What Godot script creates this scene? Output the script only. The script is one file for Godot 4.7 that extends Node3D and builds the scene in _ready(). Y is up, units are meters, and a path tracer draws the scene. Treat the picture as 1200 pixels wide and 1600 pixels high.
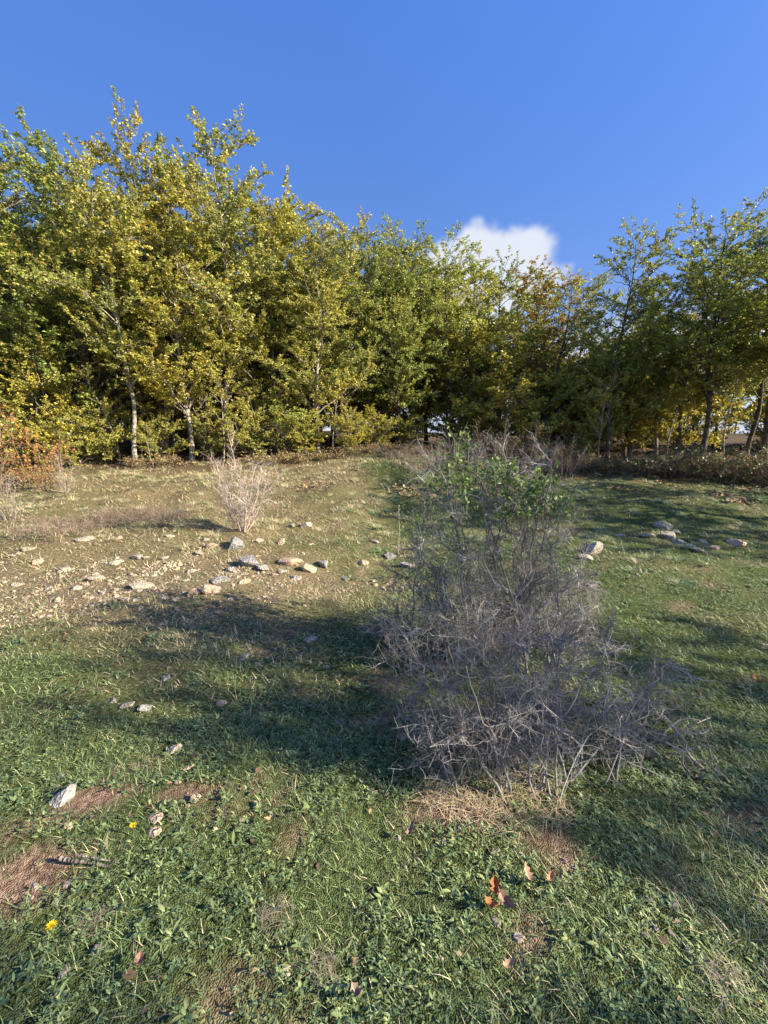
extends Node3D
# A grassy clearing at the edge of a young oak wood in autumn.
# Pixel helpers use the 1200 x 1600 photograph; distances come from the ground.

const EXPOSURE := 3.0
const F := 671.28                 # focal length in photo pixels (vertical fov 100 degrees)
var PITCH := deg_to_rad(10.1)
var EYE := Vector3(0, 1.55, 0)
var rng := RandomNumberGenerator.new()
var low := FastNoiseLite.new()
var mid := FastNoiseLite.new()
var fine := FastNoiseLite.new()
var M := {}
var counts := {}

# ------------------------------------------------------------------ mesh builder
class MB:
	var v := PackedVector3Array()
	var n := PackedVector3Array()
	var c := PackedColorArray()
	var i := PackedInt32Array()

	func tube(p: PackedVector3Array, r: PackedFloat32Array, k: int, col: Color) -> void:
		var m := p.size()
		var first := v.size()
		var t := (p[1] - p[0]).normalized()
		var a := t.cross(Vector3(0.31, 0.2, 0.93) if absf(t.y) > 0.7 else Vector3.UP).normalized()
		for j in m:
			if j > 0:
				t = (p[mini(j + 1, m - 1)] - p[j - 1]).normalized()
				a = (a - t * a.dot(t)).normalized()
			var b := t.cross(a)
			for q in k:
				var w := TAU * q / k
				var o := a * cos(w) + b * sin(w)
				v.append(p[j] + o * r[j])
				n.append(o)
				c.append(col)
		for j in m - 1:
			for q in k:
				var q2 := (q + 1) % k
				var a0 := first + j * k + q
				var a1 := first + j * k + q2
				i.append(a0)
				i.append(a0 + k)
				i.append(a1)
				i.append(a1)
				i.append(a0 + k)
				i.append(a1 + k)

	func leaf(p: Vector3, d: Vector3, u: Vector3, l: float, w: float, col: Color, fold := 0.12) -> void:
		var s := d.cross(u).normalized()
		var up := s.cross(d)
		var m := p + d * (l * 0.55) + up * (w * fold)
		var f := v.size()
		v.append(p)
		v.append(m - s * (w * 0.5))
		v.append(p + d * l - up * (l * 0.12))
		v.append(m + s * (w * 0.5))
		n.append(up)
		n.append((up + s * 0.35).normalized())
		n.append((up + d * 0.2).normalized())
		n.append((up - s * 0.35).normalized())
		c.append(col)
		c.append(col)
		c.append(col)
		c.append(col)
		i.append(f)
		i.append(f + 1)
		i.append(f + 2)
		i.append(f)
		i.append(f + 2)
		i.append(f + 3)

	# a bent strip; widths are fractions of w along its length, the last may be 0
	func strip(p: Vector3, d: Vector3, bend: Vector3, l: float, w: float, widths: Array, col: Color, col2: Color) -> void:
		var s := d.cross(Vector3.UP)
		if s.length() < 0.05:
			s = Vector3.RIGHT
		s = s.normalized()
		var f := v.size()
		var m := widths.size()
		var at := p
		var dir := d
		for j in m:
			var q := float(j) / (m - 1)
			if j > 0:
				dir = (d + bend * q).normalized()
				at += dir * (l / (m - 1))
			var up := s.cross(dir).normalized()
			var h: float = widths[j] * w * 0.5
			var cc := col.lerp(col2, q)
			v.append(at - s * h)
			v.append(at + s * h)
			n.append((up + s * 0.3).normalized())
			n.append((up - s * 0.3).normalized())
			c.append(cc)
			c.append(cc)
			if j > 0:
				var b := f + j * 2 - 2
				i.append(b)
				i.append(b + 2)
				i.append(b + 1)
				if widths[j] > 0.0:
					i.append(b + 1)
					i.append(b + 2)
					i.append(b + 3)

	func tri(a: Vector3, b: Vector3, e: Vector3, col: Color) -> void:
		var f := v.size()
		var nn := (e - a).cross(b - a).normalized()
		for q in [a, b, e]:
			v.append(q)
			n.append(nn)
			c.append(col)
		i.append(f)
		i.append(f + 1)
		i.append(f + 2)

	func mesh() -> ArrayMesh:
		var arr := []
		arr.resize(Mesh.ARRAY_MAX)
		arr[Mesh.ARRAY_VERTEX] = v
		arr[Mesh.ARRAY_NORMAL] = n
		arr[Mesh.ARRAY_COLOR] = c
		arr[Mesh.ARRAY_INDEX] = i
		var m := ArrayMesh.new()
		m.add_surface_from_arrays(Mesh.PRIMITIVE_TRIANGLES, arr)
		return m

# ------------------------------------------------------------------ helpers
func numbered(called: String) -> String:
	counts[called] = counts.get(called, -1) + 1
	return called if counts[called] == 0 else "%s_%03d" % [called, counts[called]]

func thing(called: String, label: String, category: String, where := Vector3.ZERO, group := "") -> Node3D:
	var o := Node3D.new()
	o.name = numbered(called)
	add_child(o)
	o.position = where
	o.set_meta("label", label)
	o.set_meta("category", category)
	if group:
		o.set_meta("group", group)
	return o

func part(called: String, mesh: Mesh, mat: Material, parent: Node3D) -> MeshInstance3D:
	var o := MeshInstance3D.new()
	o.name = called
	o.mesh = mesh
	o.material_override = mat
	parent.add_child(o, true)
	return o

func single(called: String, mesh: Mesh, mat: Material, label: String, category: String, where := Vector3.ZERO, group := "") -> MeshInstance3D:
	var o := MeshInstance3D.new()
	o.name = numbered(called)
	o.mesh = mesh
	o.material_override = mat
	add_child(o)
	o.position = where
	o.set_meta("label", label)
	o.set_meta("category", category)
	if group:
		o.set_meta("group", group)
	return o

func rf(a: float, b: float) -> float:
	return rng.randf_range(a, b)

func rv() -> Vector3:
	var z := rng.randf_range(-1, 1)
	var t := rng.randf() * TAU
	var s := sqrt(1 - z * z)
	return Vector3(s * cos(t), z, s * sin(t))

func lin(r: float, g: float, b: float) -> Color:
	return Color(r, g, b).linear_to_srgb()

func vary(c: Color, by: float) -> Color:
	var k := rf(1 - by, 1 + by)
	return Color(c.r * k * rf(0.94, 1.06), c.g * k, c.b * k * rf(0.9, 1.1))

func ray(px: float, py: float) -> Vector3:
	return Basis(Vector3.RIGHT, -PITCH) * Vector3((px - 600) / F, (800 - py) / F, -1)

func at_depth(px: float, py: float, d: float) -> Vector3:
	var r := ray(px, py)
	return EYE + r * (d / -r.z)

func on_ground(px: float, py: float) -> Vector3:
	var r := ray(px, py)
	var t := 0.3
	while t < 60.0:
		var p := EYE + r * t
		if p.y < ground(p.x, p.z):
			break
		t *= 1.012
	var q := EYE + r * t
	return Vector3(q.x, ground(q.x, q.z), q.z)

func base_at(px: float, d: float) -> Vector3:
	var x := 0.0
	for k in 4:
		x = (px - 600) / F * (d * cos(PITCH) - (ground(x, -d) - EYE.y) * sin(PITCH))
	return Vector3(x, ground(x, -d), -d)

func height_to(py: float, p: Vector3) -> float:
	var q := (800 - py) / F
	var d := -p.z
	return EYE.y + d * (q * cos(PITCH) - sin(PITCH)) / (cos(PITCH) + q * sin(PITCH)) - p.y

# ------------------------------------------------------------------ the lie of the land
func ss(a: float, b: float, x: float) -> float:
	var t := clampf((x - a) / (b - a), 0, 1)
	return t * t * (3 - 2 * t)

func ground(x: float, z: float) -> float:
	var d := -z
	var y := 0.62 * ss(4.5, 14.5, d) + 1.1 * ss(14, 45, d)
	y += 0.16 * ss(4.2, 5.6, d) * ss(0.3, -1.2, x) * ss(10.5, 8, d)             # the stony bank
	y += 0.42 * exp(-pow((x - 0.1) / 2.4, 2) - pow((d - 10.4) / 1.7, 2)) + 0.5 * exp(-pow((x + 0.6) / 3.4, 2)) * ss(10.5, 14, d) + 0.22 * ss(-1.5, -4, x) * ss(7.5, 10, d)           # grassy knoll
	y += 0.16 * exp(-pow((x - 5.2) / 2.4, 2) - pow((d - 7.6) / 0.9, 2))           # low ledge at the stones on the right
	y += low.get_noise_2d(x, z) * 0.13 * ss(0.6, 4, Vector2(x, z).length()) + mid.get_noise_2d(x, z) * (0.035 + 0.05 * ss(4, 7, d)) + fine.get_noise_2d(x, z) * 0.012
	return y

func stony(x: float, z: float) -> float:
	var e := pow((x + 2.6) / 2.7, 2) + pow((z + 4.6 + 0.1 * x) / 0.75, 2)
	return clampf(1.0 - e * 0.8 + mid.get_noise_2d(x * 2.4 + 40, z * 2.4) * 1.5, 0, 1) * 0.85

func dry(x: float, z: float) -> float:
	var a := ss(0.6, -1.2, x) * ss(2.4, 3.8, -z)
	return clampf(a * 0.9 + mid.get_noise_2d(x * 0.8 + 11, z * 0.8) * (0.25 + 0.3 * ss(1.5, 4.5, -z)) + 0.03, 0, 1)

func wood(x: float, z: float) -> float:
	var edge := 11.3 + (1.5 if x > -1 and x < 3 else 0.0) - 0.06 * absf(x) + low.get_noise_2d(x * 1.3, 70.0) * 1.2
	return ss(edge - 0.7, edge + 0.9, -z + mid.get_noise_2d(x * 2, z * 2) * 0.8)

func bare(x: float, z: float) -> float:
	var b := ss(0.3, 0.55, mid.get_noise_2d(x * 2.6 - 30, z * 2.6 + 9)) * 0.6
	for s in [[-1.28, -1.3, 0.2, 0.13], [-1.25, -1.6, 0.2, 0.07], [-0.85, -1.62, 0.14, 0.06], [0.3, -1.58, 0.26, 0.08], [0.66, -1.4, 0.12, 0.09], [0.5, -1.1, 0.05, 0.06], [-0.05, -2.2, 0.14, 0.06]]:
		b = maxf(b, ss(1.3, 0.5, pow((x - s[0]) / s[2], 2) + pow((z - s[1]) / s[3], 2) + mid.get_noise_2d(x * 5, z * 5) * 0.7))
	return b

# ------------------------------------------------------------------ materials
func noise_tex(freq: float, a: Color, b: Color, seed_: int, size := 512, octaves := 5, mid_at := 0.5) -> NoiseTexture2D:
	var t := NoiseTexture2D.new()
	var f := FastNoiseLite.new()
	f.seed = seed_
	f.frequency = freq
	f.fractal_octaves = octaves
	t.noise = f
	t.width = size
	t.height = size
	t.seamless = true
	var g := Gradient.new()
	g.set_color(0, a)
	g.set_color(1, b)
	g.set_offset(0, mid_at - 0.25)
	g.set_offset(1, mid_at + 0.25)
	t.color_ramp = g
	return t

func grey_tex(freq: float, seed_: int, size := 512) -> NoiseTexture2D:
	return noise_tex(freq, Color.BLACK, Color.WHITE, seed_, size)

func leaf_mat(tint: Color, through: float, rough := 0.42) -> StandardMaterial3D:
	var m := StandardMaterial3D.new()
	m.vertex_color_use_as_albedo = true
	m.albedo_color = tint
	m.roughness = rough
	m.metallic_specular = 0.5
	m.cull_mode = BaseMaterial3D.CULL_DISABLED
	if through > 0:
		m.backlight_enabled = true
		m.backlight = Color(through, through, through * 0.75).linear_to_srgb()
	return m

func bark_mat(a: Color, b: Color, seed_: int, scale_: float) -> StandardMaterial3D:
	var m := StandardMaterial3D.new()
	m.albedo_texture = noise_tex(0.02, a, b, seed_, 256)
	m.uv1_triplanar = true
	m.uv1_scale = Vector3(scale_, scale_ * 0.35, scale_)
	m.roughness = 0.9
	m.metallic_specular = 0.25
	m.heightmap_enabled = true
	m.heightmap_texture = grey_tex(0.03, seed_ + 5, 256)
	m.heightmap_scale = 1.2
	return m

func make_materials() -> void:
	var g := StandardMaterial3D.new()
	g.vertex_color_use_as_albedo = true
	g.albedo_texture = noise_tex(0.03, Color(0.62, 0.6, 0.57), Color(1, 1, 1), 3, 1024)
	g.uv1_triplanar = true
	g.uv1_world_triplanar = true
	g.uv1_scale = Vector3(0.9, 0.9, 0.9)
	g.roughness = 0.95
	g.metallic_specular = 0.2
	g.heightmap_enabled = true
	g.heightmap_texture = grey_tex(0.14, 8, 1024)
	g.heightmap_scale = 0.7
	M.ground = g
	M.leaf_a = leaf_mat(Color(1, 1, 1), 0.75)
	M.leaf_b = leaf_mat(Color(0.95, 1.0, 0.97), 0.75)
	M.leaf_c = leaf_mat(Color(1.0, 0.97, 0.85), 0.75)
	M.leaf_d = leaf_mat(Color(0.9, 0.95, 0.9), 0.75)
	M.leaf_r = leaf_mat(Color(1.0, 0.82, 0.62), 0.75)
	M.grass = leaf_mat(Color(1, 1, 1), 0.35, 0.5)
	M.litter = leaf_mat(Color(1, 1, 1), 0.12, 0.8)
	M.twig = leaf_mat(Color(1, 1, 1), 0.0, 0.85)
	M.bark_pale = bark_mat(lin(0.16, 0.145, 0.115), lin(0.44, 0.4, 0.33), 21, 3.0)
	M.bark_mid = bark_mat(lin(0.11, 0.095, 0.075), lin(0.3, 0.265, 0.21), 22, 3.0)
	M.bark_dark = bark_mat(lin(0.05, 0.043, 0.033), lin(0.16, 0.14, 0.11), 23, 2.0)
	for a in [["stone_pale", lin(0.27, 0.235, 0.18), lin(0.52, 0.465, 0.375), 31], ["stone_grey", lin(0.18, 0.18, 0.17), lin(0.42, 0.41, 0.38), 32], ["stone_warm", lin(0.36, 0.25, 0.17), lin(0.6, 0.47, 0.35), 33]]:
		var s := StandardMaterial3D.new()
		s.albedo_texture = noise_tex(0.025, a[1], a[2], a[3], 512)
		s.uv1_triplanar = true
		s.uv1_world_triplanar = true
		s.uv1_scale = Vector3(2.2, 2.2, 2.2)
		s.roughness = 0.9
		s.metallic_specular = 0.25
		s.heightmap_enabled = true
		s.heightmap_texture = grey_tex(0.04, a[3] + 9, 512)
		s.heightmap_scale = 1.5
		M[a[0]] = s

# ------------------------------------------------------------------ sky
func sky_image() -> Image:
	var w := 1536
	var h := 768
	var im := Image.create(w, h, false, Image.FORMAT_RGBF)
	var fb := FastNoiseLite.new()
	fb.seed = 5
	fb.frequency = 2.6
	fb.fractal_octaves = 5
	var sun := Vector3(0.86, 0.42, 0.24).normalized()
	# cloud heaps: azimuth right of straight ahead, elevation, half width, half height (degrees)
	var heaps := [[8.2, 19.8, 3.4, 1.9], [11.2, 20.8, 3.0, 2.3], [14.2, 20.4, 2.9, 2.1], [17.2, 20.9, 2.4, 1.7], [18.2, 17.8, 3.0, 1.3], [13, 17, 6.5, 1.8], [-60, 16, 9, 4], [-95, 20, 7, 4], [95, 18, 8, 4], [130, 22, 9, 5], [170, 17, 9, 4], [-140, 21, 8, 4]]
	im.fill(Color(0.2, 0.2, 0.18))
	for y in h / 2 + 8:
		var el := PI * (0.5 - (y + 0.5) / h)
		var ce := cos(el)
		var se := sin(el)
		var deg := rad_to_deg(el)
		var q := pow(1.0 - clampf(se, 0, 1), 3.2)
		var base := Color(0.09, 0.262, 0.81).lerp(Color(0.4, 0.6, 1.04), q)
		base = base.lerp(Color(0.74, 0.8, 0.92), ss(15, 3, deg) * 0.75)
		for x in w:
			var az := wrapf(TAU * (x + 0.5) / w, -PI, PI)
			var dir := Vector3(ce * sin(az), se, -ce * cos(az))
			var near := maxf(0, dir.dot(sun))
			var col := base * (0.9 + 0.35 * near) + Color(0.5, 0.48, 0.42) * pow(near, 5)
			if deg < 34:
				var azd := rad_to_deg(az)
				var dens := -9.0
				for k in heaps:
					var dx: float = (azd - k[0]) / k[2]
					if absf(dx) > 2.2:
						continue
					var dy: float = (deg - k[1]) / k[3]
					if dy < 0:
						dy *= 0.55
					dens = maxf(dens, 1.0 - sqrt(dx * dx + dy * dy))
				if dens > -0.7:
					dens += 0.22 + fb.get_noise_3dv(dir * 4.0) * 0.4 + fb.get_noise_3dv(dir * 9.0) * 0.3
					var a := ss(-0.22, 0.55, dens + fb.get_noise_3dv(dir * 14.0) * 0.24)
					col = col.lerp(Color(0.86, 0.9, 0.98), a * 0.9)
				var low_band := ss(17, 6, deg) * ss(-0.2, 0.35, fb.get_noise_3dv(dir * Vector3(1.2, 3.5, 1.2)) + 0.1)
				col = col.lerp(Color(0.84, 0.87, 0.93), low_band * 0.8)
			im.set_pixel(x, y, Color(col.r, col.g, col.b) * (1.0 / EXPOSURE))
	return im

# ------------------------------------------------------------------ trees
var tree_green := Color(0.225, 0.275, 0.075)
var tree_olive := Color(0.39, 0.39, 0.1)
var tree_yellow := Color(0.6, 0.545, 0.1)
var tree_rust := Color(0.4, 0.22, 0.06)

func leaf_colour(yel: float) -> Color:
	var r := rng.randf()
	var c := tree_green.lerp(tree_olive, clampf(yel * 1.6 + rf(-0.25, 0.25), 0, 1))
	if r < yel * 0.45:
		c = c.lerp(tree_yellow, rf(0.4, 1))
	elif r > 0.965 - yel * 0.05:
		c = c.lerp(tree_rust, rf(0.5, 1))
	return vary(c, 0.22)

# opts: h, base (fraction of height where the crown begins), w (crown radius), n (limbs), yel, r0, dens
func make_tree(seed_: int, o: Dictionary) -> Dictionary:
	rng.seed = seed_
	var tr := MB.new()
	var br := MB.new()
	var cr := MB.new()
	var h: float = o.h
	var pts := PackedVector3Array()
	var rad := PackedFloat32Array()
	var m := 16
	var ph := rf(0, TAU)
	var lean := Vector3(rf(-0.08, 0.08), 0, rf(-0.08, 0.08)) * h
	for j in m + 1:
		var t := float(j) / m
		var wob := Vector3(sin(ph + t * 7.0) * 0.12 + sin(ph * 2 + t * 15) * 0.05, 0, cos(ph * 1.3 + t * 6.0) * 0.12) * (h / 10.0) * minf(1, t * 4)
		pts.append(Vector3(0, t * h * 0.94 - 0.15 * (1 - t), 0) + wob + lean * t * t)
		rad.append(o.r0 * (pow(1 - t, 0.8) * 0.93 + 0.03) * (1.0 + 0.55 * exp(-t * 26.0)))
	tr.tube(pts, rad, 9, Color.WHITE)
	var limbs: int = o.n
	var az := rf(0, TAU)
	var gap := FastNoiseLite.new()
	gap.seed = seed_
	gap.frequency = 0.55
	for k in limbs:
		var q := (k + rng.randf()) / limbs
		az += 2.4 + rf(-0.6, 0.6)
		var reach: float = o.w * pow(sin(PI * (0.2 + 0.73 * q)), 0.6) * rf(0.45, 1.15)
		var th: float = h * lerpf(o.base, 1.0, q)
		var target := Vector3(cos(az) * reach, th, sin(az) * reach) + lean * pow(th / h, 2)
		var sh := clampf((th - reach * rf(0.35, 1.15)) / (h * 0.94), o.base * 0.75, 0.96)
		var at := pts[int(sh * m)].lerp(pts[mini(int(sh * m) + 1, m)], sh * m - int(sh * m))
		var ln := at.distance_to(target)
		var segs := 6
		var lp := PackedVector3Array()
		var lr := PackedFloat32Array()
		var r1: float = minf(o.r0 * (1 - sh) * 0.45 + 0.008, 0.010 + ln * 0.010)
		var sag := rf(-0.06, 0.16) * ln
		for j in segs + 1:
			var t := float(j) / segs
			lp.append(at.lerp(target, t) + Vector3(0, sin(PI * t) * sag, 0) + rv() * 0.07 * ln * 0.6 * minf(1, t * 3))
			lr.append(r1 * (1 - 0.85 * t) + 0.002)
		br.tube(lp, lr, 5, Color.WHITE)
		var yb := clampf(o.yel + rf(-0.3, 0.3), 0, 1)
		var dead := rng.randf() < 0.06
		var nsec := int(clampf(ln * 4.4, 3, 11))
		for s in nsec + 1:
			var u := lerpf(0.2, 1.0, (s + rf(0.0, 0.6)) / (nsec + 0.6))
			var idx := mini(int(u * segs), segs - 1)
			var sp := lp[idx].lerp(lp[idx + 1], u * segs - idx)
			if gap.get_noise_3dv(sp) < -0.2:
				continue
			var td := (lp[idx + 1] - lp[idx]).normalized()
			var side := td.cross(Vector3.UP).normalized() * (1.0 if s % 2 == 0 else -1.0)
			var sd := (td * rf(0.4, 0.9) + side * rf(0.4, 1.0) * (0.15 if s == nsec else 1.0) + Vector3.UP * rf(-0.35, 0.7)).normalized()
			var sl := (0.32 + 0.26 * ln * (1 - u * 0.6)) * rf(0.7, 1.2)
			var s1 := sp + sd * sl * 0.5 + rv() * 0.05
			var s2 := s1 + (sd + Vector3(0, rf(-0.2, 0.25), 0)).normalized() * sl * 0.5
			br.tube(PackedVector3Array([sp, s1, s2]), PackedFloat32Array([0.009, 0.006, 0.003]), 3, Color.WHITE)
			var ntw := int(clampf(sl * 9.0 * o.dens, 2, 10))
			var ys := clampf(yb + rf(-0.18, 0.18), 0, 1)
			for e in ntw + 1:
				var ue := (e + rf(0.2, 1.0)) / (ntw + 1.0)
				var tp := (sp.lerp(s1, ue * 2) if ue < 0.5 else s1.lerp(s2, ue * 2 - 1))
				var out := (sd * rf(0.3, 1.0) + sd.cross(Vector3.UP) * rf(-1, 1) + Vector3.UP * rf(-0.35, 0.6)).normalized()
				var tl := rf(0.16, 0.42)
				var te := tp + out * tl
				br.tube(PackedVector3Array([tp, te]), PackedFloat32Array([0.004, 0.002]), 3, Color.WHITE)
				var nl := (int(tl * 58) + 4) if not dead else 0
				for g in nl:
					var lpos := tp.lerp(te, pow((g + rng.randf()) / nl, 0.7)) + rv() * 0.03
					var ld := (out * 0.5 + rv()).normalized()
					ld.y *= 0.55
					ld = ld.normalized()
					var up := (Vector3.UP * 0.5 + rv() * 0.75 + Vector3(lpos.x, 0, lpos.z).normalized() * 0.55).normalized()
					var ll: float = rf(0.065, 0.12) * o.leaf
					cr.leaf(lpos, ld, up, ll, ll * rf(0.52, 0.72), leaf_colour(ys))
	return {"trunk": tr.mesh(), "branchwork": br.mesh(), "crown": cr.mesh(), "h": h, "leaves": cr.i.size() / 6}

func plant_tree(kind: Dictionary, called: String, where: Vector3, h: float, turn: float, wide: float, bark: Material, leaf: Material, label: String, group := "", category := "tree") -> Node3D:
	var t := thing(called, label, category, where, group)
	part("trunk", kind.trunk, bark, t)
	part("branchwork", kind.branchwork, bark, t)
	part("crown", kind.crown, leaf, t)
	var s: float = h / kind.h
	t.basis = Basis(Vector3.UP, turn).scaled(Vector3(wide * s, s, wide * s))
	return t

# ------------------------------------------------------------------ twiggy bushes
func twigs_on(mb: MB, path: PackedVector3Array, n: int, length: float, r: float, subs: int, col: Color, up: float, leaves: MB, leaf_n: int, leaf_cols: Array, leaf_size: float) -> void:
	var segs := path.size() - 1
	for k in n:
		var u := lerpf(0.12, 1.0, (k + rng.randf()) / n)
		var idx := mini(int(u * segs), segs - 1)
		var p := path[idx].lerp(path[idx + 1], u * segs - idx)
		var td := (path[idx + 1] - path[idx]).normalized()
		var d := (td * rf(0.1, 0.9) + rv() + Vector3.UP * up).normalized()
		var l := length * rf(0.4, 1.25) * (1.15 - u * 0.5)
		var c := vary(col, 0.3) * (1.7 if rng.randf() < 0.12 else 0.85)
		var q := PackedVector3Array([p])
		var rr := PackedFloat32Array([r])
		var e := p
		var dd := d
		for j in 4:
			dd = (dd + rv() * 0.34 + Vector3.UP * up * 0.12).normalized()
			e += dd * l / 4
			q.append(e)
			rr.append(r * (1 - 0.2 * (j + 1)) + 0.0004)
		mb.tube(q, rr, 3, c)
		for s in subs:
			var w := rf(0.15, 1.0)
			var i2 := mini(int(w * 4), 3)
			var sp := q[i2].lerp(q[i2 + 1], w * 4 - i2)
			var sd := ((q[i2 + 1] - q[i2]).normalized() * rf(0.0, 0.8) + rv()).normalized()
			var sl := l * rf(0.12, 0.5)
			var m1 := sp + sd * sl * 0.5
			var m2 := m1 + (sd + rv() * 0.45).normalized() * sl * 0.5
			mb.tube(PackedVector3Array([sp, m1, m2]), PackedFloat32Array([r * 0.55, r * 0.42, r * 0.22]), 3, vary(c, 0.15))
			for g in leaf_n:
				var lp := sp.lerp(m2, rng.randf())
				var ls := leaf_size * rf(0.6, 1.3)
				var lc: Color = leaf_cols[rng.randi() % leaf_cols.size()]
				leaves.leaf(lp, (sd + rv()).normalized(), (Vector3.UP + rv() * 0.9).normalized(), ls, ls * rf(0.5, 0.7), vary(lc, 0.25))

func stem_path(a: Vector3, b: Vector3, arch: float, wob: float, m := 8) -> PackedVector3Array:
	var p := PackedVector3Array()
	var k := rf(0, TAU)
	var side := rv()
	for j in m + 1:
		var t := float(j) / m
		var q := a.lerp(b, t)
		q.y = lerpf(a.y, b.y, 1 - pow(1 - t, 1.0 + arch))
		q += (side * sin(k + t * 5.0) + rv() * 0.45) * wob * minf(1, t * 3)
		p.append(q)
	return p

func taper(n: int, r0: float, r1: float) -> PackedFloat32Array:
	var r := PackedFloat32Array()
	for j in n:
		r.append(lerpf(r0, r1, float(j) / (n - 1)))
	return r

# o: stems, h, w, spread (base), n, len, subs, r0, r, col, up, leaf_n, leaf_cols, leaf_size, arch
func make_bush(seed_: int, o: Dictionary) -> Dictionary:
	rng.seed = seed_
	var st := MB.new()
	var tw := MB.new()
	var lv := MB.new()
	for k in o.stems:
		var az: float = TAU * k / o.stems + rf(-0.5, 0.5)
		var a: Vector3 = Vector3(cos(az), 0, sin(az)) * o.spread * rng.randf() + Vector3(0, -0.06, 0)
		var out: float = o.w * sqrt(rng.randf())
		var b := Vector3(cos(az) * out, o.h * rf(0.55, 1.0) * (1.05 - 0.35 * out / o.w), sin(az) * out)
		var p := stem_path(a, b, o.arch, 0.03 * o.h)
		st.tube(p, taper(p.size(), o.r0 * rf(0.7, 1.1), o.r0 * 0.2), 4, vary(o.col, 0.15))
		twigs_on(tw, p, o.n, o.len, o.r, o.subs, o.col, o.up, lv, o.leaf_n, o.leaf_cols, o.leaf_size)
	var d := {"stem": st.mesh(), "twig_mass": tw.mesh(), "h": o.h}
	if lv.v.size():
		d.foliage = lv.mesh()
	return d

func plant_bush(kind: Dictionary, called: String, where: Vector3, scale_: Vector3, turn: float, label: String, category: String, group := "") -> Node3D:
	var t := thing(called, label, category, where, group)
	part("stem", kind.stem, M.twig, t)
	part("twig_mass", kind.twig_mass, M.twig, t)
	if kind.has("foliage"):
		part("foliage", kind.foliage, M.leaf_a, t)
	t.basis = Basis(Vector3.UP, turn).scaled(scale_)
	return t

# ------------------------------------------------------------------ stones
func make_stone(seed_: int, flat: float) -> ArrayMesh:
	rng.seed = seed_
	var planes := []
	for k in 14:
		var nn := rv()
		planes.append([nn, rf(0.42, 0.78)])
	var res := 9
	var grid := {}
	var mb := MB.new()
	var jit := FastNoiseLite.new()
	jit.seed = seed_
	jit.frequency = 1.4
	for face in 6:
		for a in res:
			for b in res:
				var q := []
				for cc in [[0, 0], [1, 0], [1, 1], [0, 1]]:
					var s: float = (a + cc[0]) * 2.0 / res - 1
					var t: float = (b + cc[1]) * 2.0 / res - 1
					var p := Vector3(s, t, 1)
					match face:
						1: p = Vector3(-s, t, -1)
						2: p = Vector3(1, t, -s)
						3: p = Vector3(-1, t, s)
						4: p = Vector3(s, 1, -t)
						5: p = Vector3(s, -1, t)
					p = p.normalized()
					for pl in planes:
						var over: float = p.dot(pl[0]) - pl[1]
						if over > 0:
							p -= pl[0] * over * 0.94
					p *= 1 + jit.get_noise_3dv(p * 1.6) * 0.1
					p.y *= flat
					q.append(p)
				mb.tri(q[0], q[2], q[1], Color.WHITE)
				mb.tri(q[0], q[3], q[2], Color.WHITE)
	return mb.mesh()

# ------------------------------------------------------------------ ground cover patches
var g_dark := Color(0.105, 0.16, 0.065)
var g_mid := Color(0.17, 0.235, 0.095)
var g_light := Color(0.27, 0.34, 0.13)
var g_straw := Color(0.54, 0.455, 0.29)

func make_litter(seed_: int, r: float, n: int, cols: Array, size: float) -> ArrayMesh:
	rng.seed = seed_
	var mb := MB.new()
	for k in n:
		var a := rf(0, TAU)
		var q := r * sqrt(rng.randf())
		var l := size * rf(0.6, 1.3)
		var ha := rf(0, TAU)
		var c: Color = cols[rng.randi() % cols.size()]
		mb.leaf(Vector3(cos(a) * q, rf(0.004, 0.035), sin(a) * q), Vector3(cos(ha), rf(-0.2, 0.35), sin(ha)).normalized(), (Vector3.UP + rv() * 0.5).normalized(), l, l * rf(0.45, 0.65), vary(c, 0.3), rf(-0.2, 0.5))
	return mb.mesh()

func make_gravel(seed_: int, r: float, n: int) -> ArrayMesh:
	rng.seed = seed_
	var mb := MB.new()
	for k in n:
		var a := rf(0, TAU)
		var q := r * sqrt(rng.randf())
		var s := rf(0.006, 0.022) * (1.6 if rng.randf() < 0.15 else 1.0)
		var o := Vector3(cos(a) * q, 0, sin(a) * q)
		var b := Basis(Vector3.UP, rf(0, TAU)) * Basis(Vector3.RIGHT, rf(-0.3, 0.3))
		var c := vary(Color(0.38, 0.3, 0.2) if rng.randf() < 0.7 else Color(0.27, 0.22, 0.165), 0.25)
		var top := s * rf(0.25, 0.6)
		var ring := []
		var cap := []
		for e in 6:
			var w := TAU * e / 6 + rf(-0.25, 0.25)
			ring.append(o + b * Vector3(cos(w) * s * rf(0.85, 1.15), -0.006, sin(w) * s * rf(0.6, 0.9)))
			cap.append(o + b * Vector3(cos(w) * s * rf(0.5, 0.75), top * rf(0.8, 1.1), sin(w) * s * rf(0.4, 0.6)))
		for e in 6:
			var f := (e + 1) % 6
			mb.tri(ring[e], ring[f], cap[e], c)
			mb.tri(ring[f], cap[f], cap[e], c)
			if e > 0 and e < 5:
				mb.tri(cap[0], cap[e], cap[f], c)
	return mb.mesh()

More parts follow.
